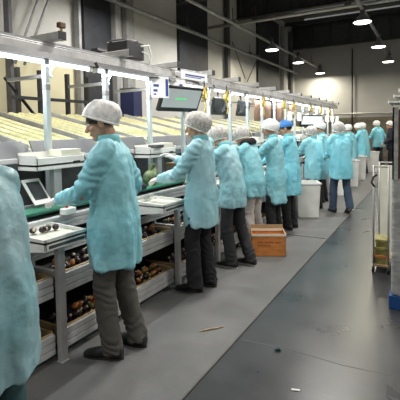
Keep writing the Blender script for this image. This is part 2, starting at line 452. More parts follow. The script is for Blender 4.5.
    if scarf:
        m = MB(); c2, a2 = sp(1.46); rg = []
        for (dz, r) in ((-.035,.11), (-.01,.125), (.03,.115), (.055,.088), (.05,.07)):
            rg.append(((c2+cup*dz+cay*-.025)*k, V((1,0,0)), cay, r*k, (r-.005)*k))
        m.loft(rg, 24, cap=False); m.build('scarf', t_black, root, True)
    return root

PEOPLE = []
def add_p(*a, **k): PEOPLE.append(person(*a, **k))

add_p('person in loose cyan coat cut off by the left photo edge, nearest of all', -1.60, 1.0, 96, 1.70, lean=16, hp=24, hem=.62, coat=coat_d, trousers=t_teal, cap='net', hands=((-.16,.46,1.00), (.13,.48,1.02)), lod=0, girth=1.06)
add_p('person in crisp white cap, cyan coat and grey trousers with gloved hand by the tablet', -2.0, 2.22, 102, 1.785, lean=4, hp=16, hy=26, hem=.655, coat=coat_a, trousers=t_grey, cap='mob', hair=hairm, hands=((-.13,.33,1.125), (.17,.10,1.02)), girth=1.09, feet=((-.10,-.02,6), (.11,-.11,-10)), lod=0, twist=8, curl=.45, pitch_hand=.32)
add_p('person in cyan coat and black trousers reaching up to a raised tray', -2.0, 3.52, 94, 1.755, lean=0, hp=12, hy=24, hem=.66, coat=coat_b, trousers=t_black, cap='sheer', hair=hairb, hands=((-.16,.36,1.12), (.12,.34,1.31)), feet=((-.09,.04,6), (.10,-.03,-6)), lod=0, pitch_hand=.35, curl=.6)
add_p('person in cyan coat and charcoal trousers bowed low left of the orange carton', -2.06, 4.34, 84, 1.66, lean=14, hp=50, hem=.70, coat=coat_b, trousers=t_char, cap='sheer', shoe=shoe_m, sole=sole_w, hands=((-.16,.44,1.02), (.15,.46,1.04)), feet=((-.10,-.06,4), (.10,-.20,-4)), lod=1)
add_p('person with black scarf, cyan coat and pale trousers bending behind the orange carton', -2.11, 5.14, 84, 1.655, lean=16, hp=50, hem=.70, coat=coat_a, trousers=t_pale, cap='sheer', shoe=shoe_w, hands=((-.16,.42,1.0), (.15,.44,1.02)), feet=((-.09,-.03,0), (.10,-.06,-4)), lod=1, scarf=True)
add_p('person in white hairnet and cyan coat standing upright just left of the blue cap', -1.98, 5.69, 94, 1.72, lean=7, hp=12, hy=25, hem=.53, coat=coat_a, trousers=t_black, cap='net', hands=((-.17,.42,1.05), (.15,.44,1.08)), lod=1)
add_p('person wearing a bright blue cap and cyan coat at the bench', -1.95, 6.32, 92, 1.72, lean=6, hp=12, hy=15, hem=.56, coat=coat_c, trousers=t_black, cap='blue', hair=hairm, hands=((-.17,.42,1.05), (.15,.44,1.08)), lod=1)
add_p('person in cyan coat seen from behind, standing behind the nearest white bin', -2.0, 8.15, 55, 1.63, lean=10, hp=24, hem=.60, coat=coat_a, trousers=t_black, cap='sheer', hands=((-.20,.40,1.02), (.18,.42,1.02)), lod=1, girth=1.24)
add_p('person in tight white cap and cyan coat facing the lit monitor', -2.03, 8.95, 92, 1.70, lean=6, hp=12, hy=20, hem=.60, coat=coat_a, trousers=t_black, cap='mob', hands=((-.17,.42,1.05), (.15,.44,1.08)), lod=1)
add_p('person in cyan coat and blue jeans seen from behind, walking in the aisle', -1.46, 7.92, 38, 1.69, lean=7, hp=22, hem=.66, coat=coat_c, trousers=t_jean, cap='sheer', hands=((-.12,.32,1.04), (.20,.30,1.02)), feet=((-.09,.10,0), (.11,-.14,-8)), lift=(1,.05,24), lod=1, girth=1.16, elbow_out=.2)
add_p('person in cyan coat at the bench just beyond the jeans wearer, partly hidden', -1.95, 11.05, 88, 1.68, lean=10, hp=22, hem=.60, coat=coat_c, cap='net', lod=2)
add_p('person in cyan coat at the bench left of the third white bin', -1.95, 12.2, 80, 1.68, lean=12, hp=26, hem=.60, coat=coat_a, cap='net', lod=2)
add_p('person in cyan coat at the bench behind the fourth white bin', -1.97, 14.1, 84, 1.72, lean=8, hp=18, hem=.60, coat=coat_c, cap='net', lod=2)
add_p('person in cyan coat at the bench left of the farthest white bin', -1.97, 14.95, 84, 1.74, lean=8, hp=20, hem=.60, coat=coat_a, cap='net', lod=2)
add_p('person in cyan coat, dark trousers and white shoes standing at the aisle end', -1.72, 16.75, 58, 1.82, lean=8, hp=16, hem=.84, coat=coat_c, trousers=t_char, cap='net', shoe=shoe_w, sole=sole_w, hands=((-.20,.36,1.12), (.34,.20,1.10)), feet=((-.10,.10,0), (.12,-.12,-10)), lod=2, girth=1.15)
add_p('person in navy jacket and dark trousers with white cap at far right', -1.22, 16.0, 100, 1.76, lean=4, hp=8, hem=.78, coat=navy, trousers=t_black, cap='mob', hands=((-.20,.22,1.0), (.20,.22,1.0)), lod=2, glove=False, coatname='jacket')

# ------------------------------------------------------------------ the hall
def concrete(name, base, spot, rough, sc=2.2):
    m = bpy.data.materials.new(name); m.use_nodes = True; nt = m.node_tree; b = nt.nodes['Principled BSDF']
    tc = nt.nodes.new('ShaderNodeTexCoord')
    def nz(scale, det=6, rg=.6):
        n = nt.nodes.new('ShaderNodeTexNoise'); n.inputs['Scale'].default_value = scale; n.inputs['Detail'].default_value = det; n.inputs['Roughness'].default_value = rg
        nt.links.new(tc.outputs['Object'], n.inputs['Vector']); return n
    n1 = nz(sc); n2 = nz(60, 3)
    r = nt.nodes.new('ShaderNodeValToRGB'); r.color_ramp.elements[0].position = .35; r.color_ramp.elements[1].position = .7
    r.color_ramp.elements[0].color = (*base, 1); r.color_ramp.elements[1].color = (*spot, 1)
    nt.links.new(n1.outputs['Fac'], r.inputs['Fac'])
    mx = nt.nodes.new('ShaderNodeMix'); mx.data_type = 'RGBA'; mx.blend_type = 'MULTIPLY'; mx.inputs['Factor'].default_value = .35
    nt.links.new(r.outputs['Color'], mx.inputs['A']); nt.links.new(n2.outputs['Color'], mx.inputs['B']); nt.links.new(mx.outputs['Result'], b.inputs['Base Color'])
    rr = nt.nodes.new('ShaderNodeMapRange'); rr.inputs['To Min'].default_value = rough-.1; rr.inputs['To Max'].default_value = rough+.15
    nt.links.new(n1.outputs['Fac'], rr.inputs['Value']); nt.links.new(rr.outputs['Result'], b.inputs['Roughness'])
    bp = nt.nodes.new('ShaderNodeBump'); bp.inputs['Strength'].default_value = .08; bp.inputs['Distance'].default_value = .01
    nt.links.new(n2.outputs['Fac'], bp.inputs['Height']); nt.links.new(bp.outputs['Normal'], b.inputs['Normal'])
    return m
floor_m = concrete('painted_concrete', (.045,.045,.048), (.070,.070,.074), .28)
mat_m = concrete('floor_matting', (.135,.135,.135), (.175,.175,.17), .6, 3.)
struct('floor', MB().span((-7.2,-3,-.1), (5,24.2,0)), floor_m, 'dark grey painted concrete floor')
wall_m = mat('wall_panel', (.52,.51,.49), .7, var=.08, vscale=1.2)
wallb_m = mat('wall_beige', (.62,.57,.38), .7, var=.06, vscale=1.0)
end_m = mat('end_wall_panel', (.40,.395,.39), .7, var=.08, vscale=.8)
endb_m = mat('end_wall_brown', (.13,.115,.09), .7, var=.15)
roof_m = mat('roof_sheet', (.10,.10,.10), .7, var=.2, vscale=1.5)
girder_m = mat('girder_steel', (.035,.036,.038), .6, .2, var=.25)
pipe_m = mat('pale_pipe', (.42,.42,.41), .4, .4)
dkpanel = mat('dark_door_panel', (.016,.018,.024), .6, var=.3)
column_m = mat('pale_column', (.26,.26,.255), .6, var=.1)
struct('wall_left', MB().span((-7.2,-3,0), (-7.0,24.2,7.6)), wall_m)
struct('wall_far', MB().span((-7.2,24.0,0), (5,24.2,7.6)), end_m)
struct('wall_right', MB().span((5,-3,0), (5.2,24.2,7.6)), wall_m)
struct('wall_back', MB().span((-7.2,-3.2,0), (5.2,-3,7.6)), wall_m)
struct('ceiling', MB().span((-7.2,-3.2,7.4), (5.2,24.2,7.6)), roof_m)
struct('trim_1', MB().span((-7.0,-3,.2), (-6.97,7.0,3.35)), wallb_m, 'beige lower panels on the left wall')
struct('trim_2', MB().span((-7.0,23.97,0), (5,24.0,2.15)), endb_m, 'brown lower band on the far wall')
k = 3
for (a, b_, z0, z1) in ((7.0,7.9,0,7), (11.1,13.0,3.4,7), (17.9,20.9,0,7)):
    k += 1; struct('door_%d' % (k-3), MB().span((-7.0,a,z0), (-6.9,b_,z1)), dkpanel, 'dark tall panel door in the left wall')
for i, (yy, w, m_) in enumerate(((5.03,.07,dgrey), (6.78,.07,grey_s), (8.05,.16,column_m), (8.55,.3,column_m), (14.55,.22,dgrey), (21.6,.5,column_m), (22.9,.35,dgrey))):
    struct('trim_%d' % (i+4), MB().span((-6.95,yy-w/2,0), (-6.80,yy+w/2,7.0)), m_, 'vertical column on the left wall')
# girders across the hall
for i, yy in enumerate((7.4, 15.8, 23.5)):
    m = MB(); m.span((-7,yy-.02,6.1), (5,yy+.02,7.3)); m.span((-7,yy-.15,6.1), (5,yy+.15,6.14)); m.span((-7,yy-.15,7.26), (5,yy+.15,7.3))
    for q in range(12): m.span((-6.8+q,yy-.12,6.14), (-6.77+q,yy+.12,7.26))
    struct('trim_%d' % (20+i), m, girder_m, 'deep dark roof girder')
skyl = mat('translucent_roof_sheet', (.34,.34,.33), .6, var=.2, emit=(.6,.62,.62), estr=.22)
for i in range(4):
    yy = 17.0+i*1.7; m = MB(); m.span((-5.9,yy,7.34), (1.5,yy+.8,7.395)); struct('trim_%d' % (30+i), m, skyl, 'pale translucent roof strip')
m = MB()
for yy in [1,2.6,4.2,5.8,9,10.6,12.2,13.8,17.2,18.9,20.6,22.2]: m.span((-7,yy-.04,7.15), (5,yy+.04,7.34))
struct('trim_40', m, girder_m, 'dark roof purlins')

def pipe(label, pts, r, m_=pipe_m, name='overhead_pipe', clamps=True):
    o = thing(name, label, 'pipe', pts[0]); b = MB(); p0 = V(pts[0]); b.tube([V(p)-p0 for p in pts], r, 10, round_=False); b.build('pipe', m_, o, True)
    if clamps:
        for t in (.15, .4, .65, .9):
            q = (V(pts[-1])-p0)*t; c = MB(); c.box(q+V((0,0,r)), (r*3, r*3, r*1.2)); c.box(q+V((0,0,r+.2)), (.02,.02,.4)); c.build('hanger', dgrey, o)
    return o
pipe('pale pipe crossing the whole hall under the roof', [(-6.9,13.1,5.22), (4.9,13.1,5.22)], .06)
pipe('thin dark pipe crossing below the roof in front of the pale pipe', [(-6.9,11.0,5.5), (4.9,11.0,5.5)], .04, dgrey)
pipe('long lamp rail running down the hall above the left pendant lamps', [(-5.4,4,4.92), (-5.4,23.6,4.92)], .05, grey_s, 'lamp_rail')
pipe('long lamp rail running down the hall above the right pendant lamps', [(-1.72,4,4.98), (-1.72,23.6,4.98)], .05, grey_s, 'lamp_rail')
pipe('pale pipe running along the left wall high up', [(-6.7,3,4.75), (-6.7,23.6,4.75)], .06, grey_s)
pipe('thin black conduit hanging down the far wall', [(-3.75,23.9,5.9), (-3.75,23.9,.0)], .035, black, 'conduit', False)
pipe('pale horizontal rail along the far wall above the brown band', [(-5.5,23.8,2.35), (1.5,23.8,2.35)], .05, pipe_m, 'wall_rail', False)
for (a, b_, w) in (((-6.75,5.05,2.9), (-6.75,6.1,5.3), 'left'), ((-6.75,5.25,2.9), (-6.75,6.35,5.3), 'right')):
    pipe('thin diagonal brace high on the left wall, %s of the two' % w, [a, b_], .025, grey_s, 'wall_brace', False)
for (a, b_, w) in (((-6.75,14.75,5.0), (-6.75,16.0,3.7), 'steeper to the left'), ((-6.75,17.7,5.0), (-6.75,16.2,3.6), 'leaning to the right')):
    pipe('thin diagonal tie on the grey left wall above the gantry, %s' % w, [a, b_], .02, dgrey, 'wall_tie', False)
pipe('thin horizontal tie on the grey left wall', [(-6.75,14.7,4.75), (-6.75,17.8,4.9)], .02, dgrey, 'wall_tie', False)

# pendant lamps
def pendant(label, loc, top, group):
    o = thing('pendant_lamp', label, 'lamp', loc, 0, group)
    b = MB(); X, Y_, n = V((1,0,0)), V((0,1,0)), 24
    pr = [(.02,.30), (.07,.29), (.085,.17), (.11,.16), (.20,.05), (.255,.0), (.262,-.03), (.25,-.03), (.19,.05), (.10,.14)]
    b.loft([(V((0,0,z)), X, Y_, r, r) for r, z in pr], n, cap=False); b.build('lamp_shade', grey_s, o, True)
    b = MB(); b.loft([(V((0,0,z)), X, Y_, r, r) for r, z in ((.245,-.025), (.22,-.045), (.12,-.058), (.01,-.06))], n); b.build('diffuser', lampm, o, True)
    b = MB(); b.loft([(V((0,0,z)), X, Y_, r, r) for r, z in ((.06,.28), (.075,.30), (.075,.44), (.02,.46))], 16); b.build('ballast', dgrey, o, True)
    b = MB(); b.bar((0,0,.45), (0,0,top-loc[2]), .012); b.build('stem', dgrey, o)
    return o
PW = []
right_l = [(12.7,'nearest'), (16.9,'middle'), (21.0,'farthest')]
left_l = [(15.2,'nearest'), (18.8,'middle'), (23.1,'farthest')]
for yy, w in right_l: pendant('grey pendant lamp on the right lamp rail, %s of that row' % w, (-1.72,yy,4.63), 4.95, 'pendant lamps'); PW.append((-1.72,yy,4.5,60,.5))
for yy, w in left_l: pendant('grey pendant lamp on the left lamp rail, %s of that row' % w, (-5.3,yy,4.63), 4.9, 'pendant lamps'); PW.append((-5.3,yy,4.5,90 if yy < 22 else 120,.5))

def light_area(loc, size, sy, power, col=(1,.97,.9), rot=(0,0,0), spread=None):
    L = bpy.data.lights.new('lamp_light', 'AREA'); L.energy = power; L.color = col; L.size = size
    if sy: L.shape = 'RECTANGLE'; L.size_y = sy
    else: L.shape = 'DISK'
    if spread: L.spread = spread
    o = bpy.data.objects.new('lamp_light', L); COL.objects.link(o); o.location = loc; o.rotation_euler = rot; return o
for (x, y, z, p, s) in PW: light_area((x,y,z), s, 0, p, (1,.93,.72))
# the same rows of hall lamps carry on behind and above the photographer
for (x, y) in ((-1.72,8.4), (-1.72,4.2), (-1.72,0), (1.9,12.7), (1.9,8.4), (1.9,4.2), (1.9,0), (1.9,17), (-5.3,11.2), (-5.3,7.2), (-5.3,3.2)):
    light_area((x,y,4.5), .5, 0, 110 if x < -5 else (40 if y < 1 else 104), (1,.97,.91))

# ------------------------------------------------------------------ light gantry
g = thing('lamp_gantry', 'long pale lighting gantry on white posts above the packing bench', 'gantry', (-2.95,1,0))
def L(o, p): return V(p)-o.location
b = MB(); b.span((-.06,-.9,2.29), (.0,14.6,2.37)); b.span((-.22,-.9,2.37), (.0,14.6,2.385)); b.build('beam', alu, g, bevel=.006)
b = MB(); b.span((-.05,-.9,2.385), (-.02,14.6,2.41)); b.build('cable_duct', grey_s, g)
yy = 1.0; pk = 0
POSTS = [1.74+.755*i for i in range(18)]
for yy in POSTS:
    b = MB(); b.span((-.005,yy-1-.024,0), (.043,yy-1+.024,2.3)); p_ = b.build('post', post_m, g, bevel=.004)
    b = MB(); b.bar((.02,yy-1+.03,2.10), (-.02,yy-1+.18,2.29), .007); b.build('brace', white_p, p_)
    b = MB(); b.box((.02,yy-1,2.0), (.05,.055,.06)); b.build('clamp', grey_s, p_, bevel=.006)
    b = MB(); b.span((-.55,yy-1+.03,2.09), (-.0,yy-1+.07,2.12)); b.build('lower_arm', grey_s, g)
    b = MB(); b.ell((.0,yy-1+.05,2.10), (.03,.025,.02)); b.build('arm_socket', white_p, g, True)
for i in range(14):
    yy = 2.62+.97*i
    b = MB(); b.span((-.55,yy-1-.04,2.42), (.10,yy-1+.04,2.49)); a_ = b.build('cross_arm', alu, g, bevel=.004)
    b = MB(); b.span((.10,yy-1-.042,2.418), (.108,yy-1+.042,2.492)); b.build('end_cap', black, a_)
# fluorescent lights
for i in range(11):
    y0 = .55+1.27*i
    o = thing('fluorescent_light', '%s white fluorescent tube light under the gantry, counted from the left' % ORD[i], 'light', (-2.93,y0,2.29), 0, 'gantry tube lights')
    b = MB(); b.add([(-.07,0,-.055), (.07,0,-.055), (.04,0,0), (-.04,0,0), (-.07,1.22,-.055), (.07,1.22,-.055), (.04,1.22,0), (-.04,1.22,0)], [(3,2,1,0), (4,5,6,7), (0,1,5,4), (1,2,6,5), (2,3,7,6), (3,0,4,7)]); b.build('housing', endpl, o)
    b = MB(); b.tube([(.0,.03,-.075), (.0,1.19,-.075)], .019, 10); b.build('tube', tube_m, o, True)
    for q in (.015, 1.205):
        b = MB(); b.box((0,q,-.073), (.05,.03,.05)); b.build('lamp_holder', white_p, o)
    light_area((-2.93,y0+.61,2.185), .06, 1.15, 14, (.93,.98,1.0))

# ------------------------------------------------------------------ packing bench
bench = thing('packing_bench', 'long pale metal packing bench with green belt along the row of workers', 'bench', (-2.22,0,0))
LEGS = [.45,1.95,3.46,4.36,5.3,6.25,7.2,8.15,9.1,10.0,11.0,12.0,13.0,14.0,15.2,16.4]
for yy in LEGS:
    b = MB(); b.span((-.022,yy-.028,0), (.022,yy+.028,.88)); b.span((-.028,yy-.034,0), (.028,yy+.034,.015)); lg = b.build('leg', alu, bench, bevel=.003)
    b = MB(); b.span((-.575,yy-.02,.0), (-.535,yy+.02,.925)); b.build('rear_leg', alu, bench)
    b = MB(); b.span((-.30,yy-.02,.60), (-.022,yy+.02,.64)); b.build('bracket', alu, bench)
    b = MB(); b.span((-.30,yy-.015,.60), (-.27,yy+.015,.93)); b.build('bracket', alu, bench)
def slat(b, x0, x1, y0, y1, z0, z1):
    n = 3; h = (z1-z0)/n
    for q in range(n): b.span((x0,y0,z0+q*h+.004), (x1,y1,z0+(q+1)*h-.004))
    b.span((x0,y0,z0), (x0+(x1-x0)*.6,y1,z1))
b = MB(); slat(b, -.29,-.26,-.6,16.5,.845,.957); b.build('front_rail', alu, bench, bevel=.002)
b = MB(); slat(b, -.29,-.265,-.6,16.5,.67,.745); b.build('lower_rail', alu, bench)
b = MB(); b.span((-.60,-.6,.925), (-.29,16.5,.94)); b.build('bed', grey_s, bench)
b = MB(); b.span((-.56,-.6,.975), (-.36,16.5,1.0)); b.build('belt', beltm, bench, bevel=.006)
b = MB(); b.span((-.60,-.6,.94), (-.575,16.5,1.02)); b.build('belt_guard', alu, bench)
b = MB(); b.span((-.60,-.6,.03), (-.585,16.5,.925)); b.build('back_panel', machine, bench)  # dark sheet added to stand in for the shade under the bench
plinth = mat('teal_plinth', (.05,.11,.12), .6, var=.3)
b = MB(); b.span((-.12,-.6,.0), (-.09,16.5,.045)); b.build('kick_rail', plinth, bench)

# crates on the two shelf levels
fruit_m = mat('dark_fruit', (.035,.018,.020), .35, var=.5, vscale=30)
fruit_o = mat('orange_fruit', (.42,.14,.03), .4, var=.3, vscale=20)
fruit_g = mat('olive_fruit', (.14,.14,.04), .4, var=.4, vscale=20)
tip_m = mat('pale_fruit_tip', (.62,.50,.38), .5)
def fruit_mesh(m_):
    b = MB(); b.ell((0,0,0), (.024,.024,.027), nu=12, nv=8)
    b.loft([(V((0,0,.024)), V((1,0,0)), V((0,1,0)), .010,.010), (V((0,0,.031)), V((1,0,0)), V((0,1,0)), .012,.012), (V((0,0,.034)), V((1,0,0)), V((0,1,0)), .004,.004)], 8, 1)
    return b.mesh('fruit', [m_, tip_m], True)
FM = {'dark': fruit_mesh(fruit_m), 'orange': fruit_mesh(fruit_o), 'olive': fruit_mesh(fruit_g)}
FMN = {'dark': 'small dark fruit', 'orange': 'small orange fruit', 'olive': 'small olive green fruit'}
bays = ['left of the nearest bench leg']+['right of the %s bench leg' % q for q in ('nearest', 'second', 'third', 'fourth', 'fifth', 'sixth', 'seventh')]
for bi, bay in enumerate(bays):
    ya, yb = LEGS[bi]+.035, LEGS[bi+1]-.035
    for lev, (z0, wd) in enumerate(((.06,'lower'), (.46,'upper'))):
        o = thing('crate', 'pale slatted crate on the %s shelf %s' % (wd, bay), 'crate', (-2.25,ya,z0), 0, 'crates under the bench')
        w = yb-ya
        b = MB(); slat(b, -.025,0,0,w,0,.145); b.build('front_panel', alu, o, bevel=.002)
        b = MB(); b.hexa([(-.48,0,.10), (-.025,0,.02), (-.025,w,.02), (-.48,w,.10), (-.48,0,.115), (-.025,0,.035), (-.025,w,.035), (-.48,w,.115)]); b.build('bottom', wood, o)
        for yq in (0, w-.015):
            b = MB(); b.span((-.48,yq,.02), (-.025,yq+.015,.16)); b.build('side_panel', wood, o)
        b = MB(); b.span((-.035,.02,.145), (-.015,w-.02,.152)); b.build('lip', wood, o)
        if bi > 4: continue
        yf = 1.25 if bi == 0 else ya+.03
        nn = int((yb-.03-yf)/.056)
        rows = 3 if bi < 4 else 2
        for r in range(rows):
            for q in range(nn):
                if random.random() < .12: continue
                fy = yf+.028+.056*q+random.uniform(-.008,.008); fx = -2.25-.06-.062*r+random.uniform(-.008,.008)
                kind = 'dark'
                if lev == 0 and bi <= 1: kind = random.choice(['orange','orange','olive','dark'])
                elif random.random() < .18: kind = random.choice(['orange','olive'])
                f = bpy.data.objects.new('fruit', FM[kind]); COL.objects.link(f)
                f.location = (fx, fy, z0+.035+.027+(.035+.062*r)*.176+.045+r*.018); f.rotation_euler = (random.uniform(.2,1.1), random.uniform(.2,1.0), random.uniform(0,6))
                tag(f, '%s heaped in the %s crate %s' % (FMN[kind], wd, bay), 'fruit', '%s fruit in the %s crate %s' % (kind, wd, bay))
# raise the crate floors under the heap: a tilted insert in every crate that carries fruit
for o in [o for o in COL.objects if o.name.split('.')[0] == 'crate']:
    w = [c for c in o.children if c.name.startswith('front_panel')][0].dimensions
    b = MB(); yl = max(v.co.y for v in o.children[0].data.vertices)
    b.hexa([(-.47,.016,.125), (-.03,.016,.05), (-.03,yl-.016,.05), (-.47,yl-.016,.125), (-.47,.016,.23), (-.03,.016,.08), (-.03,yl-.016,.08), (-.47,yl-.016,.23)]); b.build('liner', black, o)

# packing trays hung on the front of the bench
def tray(label, loc, rz=0):
    o = thing('packing_tray', label, 'tray', loc, rz, 'packing trays on the bench front')
    w, d = .36, .36
    b = MB(); b.span((-d,-w/2,0), (0,w/2,.012)); b.build('base', cream, o)
    for yq in (-w/2, w/2-.012):
        b = MB(); P = [(-d,yq,-.09), (0,yq,-.045), (0,yq+.012,-.045), (-d,yq+.012,-.09), (-d,yq,.045), (0,yq,.03), (0,yq+.012,.03), (-d,yq+.012,.045)]; b.hexa(P); b.build('side_panel', white_p, o)
    b = MB(); b.span((-.012,-w/2,-.045), (0,w/2,.035)); b.build('front_panel', white_p, o, bevel=.003)
    b = MB(); b.span((-.001,-w/2+.03,-.032), (.003,w/2-.02,-.012)); b.build('slot', dgrey, o)
    b = MB(); b.span((-d,-w/2,0), (-d+.012,w/2,.04)); b.build('back_panel', white_p, o)
    return o
TR = [(1.93,'nearest white packing tray, scattered with small dark fruit, on the bench front'), (3.27,'white packing tray on the bench front between the white capped person and the next'), (4.72,'white packing tray on the bench front right of the charcoal trousered person'), (5.42,'white packing tray on the bench front right of the black scarf'), (6.01,'white packing tray on the bench front left of the blue cap'), (6.9,'white packing tray on the bench front left of the nearest white bin')]
for yy, lb in TR: tray(lb, (-2.12,yy,.885))
for i in range(5):
    f = bpy.data.objects.new('fruit', FM['dark']); COL.objects.link(f); f.location = (-2.42+.03*i*random.uniform(.6,1.1), 1.83+.05*i, .924); f.rotation_euler = (1.2,.5*i,i)
    tag(f, 'small dark round fruit lying in the nearest white packing tray', 'fruit', 'dark fruit in the nearest packing tray')
for i in range(12):
    f = bpy.data.objects.new('fruit', FM['dark']); COL.objects.link(f); f.location = (-2.68+random.uniform(-.06,.06), [1.55,1.68,1.82,1.95,2.75,2.9,3.0,3.1,3.22,3.9,4.05,4.2][i], 1.026); f.rotation_euler = (1.2,.5*i,i)
    tag(f, 'small dark round fruit riding on the green belt', 'fruit', 'dark fruit on the green belt')
# red emergency button on white box
o = thing('stop_button', 'white switch box with red push button on the front rail by the nearest tray', 'button', (-2.495,2.28,.957))
b = MB(); b.span((-.02,-.055,0), (.05,.055,.05)); b.build('box', white_p, o, bevel=.006)
b = MB(); b.loft([(V((0,0,z)), V((1,0,0)), V((0,1,0)), r, r) for r, z in ((.012,.05), (.012,.062), (.024,.064), (.025,.078), (.018,.084))], 16); b.build('push_button', redm, o, True)

# tilted tablet in front of the white capped person
o = thing('tablet', 'white tablet with dark screen propped up at a tilt behind the green belt', 'tablet', (-2.80,2.25,1.03))
u_, v_ = V((.64,0,-.77)), V((0,1,0)); R_ = Matrix((u_, v_, u_.cross(v_))).transposed()
b = MB(); b.box((0,0,.09), (.25,.17,.014), M=R_); b.build('case', white_p, o, bevel=.004)
b = MB(); b.box(V((0,0,.09))+R_ @ V((-.005,0,.0085)), (.175,.125,.004), M=R_); b.build('screen', screen_dk, o)
b = MB(); b.bar((.0,0,.08), (-.02,0,-.09), .01); b.build('stand', grey_s, o)

# ------------------------------------------------------------------ sorting machine and chutes
sm = thing('sorting_machine', 'long dark sorting machine body behind the packing bench', 'machine', (-3.1,-.5,0))
b = MB(); b.span((-1.6,0,0), (-.02,17,1.30)); b.build('body', machine, sm)
b = MB(); b.span((-.02,0,1.34), (.06,17,1.385)); b.build('edge_rail', alu, sm, bevel=.004)
b = MB(); b.span((-.06,0,1.28), (.02,17,1.335)); b.build('lower_edge', grey_s, sm)
for i in range(18):
    b = MB(); b.span((-.01,.3+.93*i,.0), (.015,.36+.93*i,1.28)); b.build('frame_post', dgrey, sm)
for i in range(14):
    yy = 1.58+.88*i
    o = thing('roller_chute', '%s sloping pale chute with yellow roller lanes from the left' % ORD[i], 'chute', (-3.10,yy,1.40), 0, 'roller chutes of the sorting machine')
    Ms = Matrix.Rotation(math.radians(12.5), 3, 'Y'); Lc = 1.9; W_ = .80
    T = lambda x_, y_, z_: V((-x_*math.cos(math.radians(12.5)), y_, x_*math.sin(math.radians(12.5))))+V((0,0,z_))
    b = MB(); b.hexa([T(Lc,0,.0), T(0,0,.0), T(0,W_,.0), T(Lc,W_,.0), T(Lc,0,.04), T(0,0,.04), T(0,W_,.04), T(Lc,W_,.04)]); b.build('bed', chutem, o)
    n = 5
    for q in range(n):
        yc = .10+q*(W_-.20)/(n-1)
        b = MB(); b.tube([T(.04,yc,.052), T(Lc-.03,yc,.052)], .052, 12, ref=(0,0,1), sq=.55, round_=False); b.build('roller_lane', yellow, o, True)
    for (yq, m_, hh) in ((-.012, alu, .11), (W_, alu, .06)):
        b = MB(); b.hexa([T(Lc,yq,-.02), T(.05,yq,-.02), T(.05,yq+.012,-.02), T(Lc,yq+.012,-.02), T(Lc,yq,hh), T(.05,yq,hh*.8), T(.05,yq+.012,hh*.8), T(Lc,yq+.012,hh)]); b.build('side_guard', m_, o)
    b = MB(); b.hexa([(.02,0,-.02), (.035,0,-.02), (.035,W_,-.02), (.02,W_,-.02), (-.05,0,.13), (-.035,0,.13), (-.035,W_,.13), (-.05,W_,.13)]); b.build('end_plate', endpl, o, bevel=.003)
# raised trays on stems
UT = [2.42+1.5*i for i in range(6)]
for i, yy in enumerate(UT):
    o = thing('raised_tray', '%s raised white tray on a metal stem behind the belt, from the left' % ORD[i], 'tray', (-2.79,yy,.94), 0, 'raised trays behind the belt')
    b = MB(); b.span((-.11,-.26,.39), (.11,.26,.405)); b.build('base', cream, o)
    b = MB(); b.span((.10,-.26,.36), (.11,.26,.46)); b.build('front_panel', white_p, o, bevel=.003)
    b = MB(); b.span((-.11,-.26,.39), (-.10,.26,.50)); b.build('back_panel', white_p, o)
    for yq in (-.26, .248):
        b = MB(); b.span((-.11,yq,.36), (.11,yq+.012,.48)); b.build('side_panel', white_p, o)
    b = MB(); b.span((.11,.12,.395), (.113,.2,.415)); b.build('slot', black, o)
    b = MB(); b.span((-.0,-.04,.0), (.05,.04,.39)); b.build('stem', alu, o)
    b = MB(); b.span((-.07,.02,.46), (.08,.24,.515)); b.build('insert', cream, o)

# clutter behind the belt
tan = mat('tan_carton', (.34,.28,.20), .7, var=.15)
leaf = mat('green_bag', (.10,.15,.06), .5, var=.4, vscale=20)
def boxthing(name, label, cat, loc, dim, m_, lid=None, rz=0, group=None):
    o = thing(name, label, cat, loc, rz, group)
    b = MB(); b.span((-dim[0]/2,-dim[1]/2,0), (dim[0]/2,dim[1]/2,dim[2])); b.build('body', m_, o, bevel=.006)
    if lid:
        b = MB(); b.span((-dim[0]/2-.008,-dim[1]/2-.008,dim[2]-.02), (dim[0]/2+.008,dim[1]/2+.008,dim[2]+.012)); b.build('lid', lid, o, bevel=.004)
    return o
boxthing('carton', 'tan carton behind the belt between the white capped person and the next', 'box', (-2.70,4.22,1.0), (.16,.24,.20), tan, cardb)
boxthing('carton', 'reddish brown carton under the nearest raised tray', 'box', (-2.70,2.80,1.0), (.16,.24,.20), brownm, cardb)
o = thing('produce_bag', 'green plastic bag of leaves behind the belt right of the white capped person', 'bag', (-2.70,3.68,1.0))
b = MB(); b.ell((0,0,.08), (.08,.10,.09)); b.ell((.01,.05,.12), (.05,.06,.07)); b.remesh('sack', leaf, .012, 2, o)
b = MB(); b.tube([(0,0,.16), (.0,.01,.20), (.01,.03,.22)], [.03,.015,.03], 10); b.build('tied_top', leaf, o, True)
o = thing('scanner', 'small black handheld device lying by the gloved hand over the belt', 'scanner', (-2.62,3.36,1.0))
b = MB(); b.box((0,0,.02), (.10,.17,.03)); b.build('case', black, o, bevel=.008)
b = MB(); b.box((0,.02,.037), (.07,.08,.004)); b.build('screen', screen_dk, o)
boxthing('wallet', 'flat dark item held up over the second raised tray', 'item', (-2.70,3.80,1.405), (.10,.13,.025), black, dgrey)

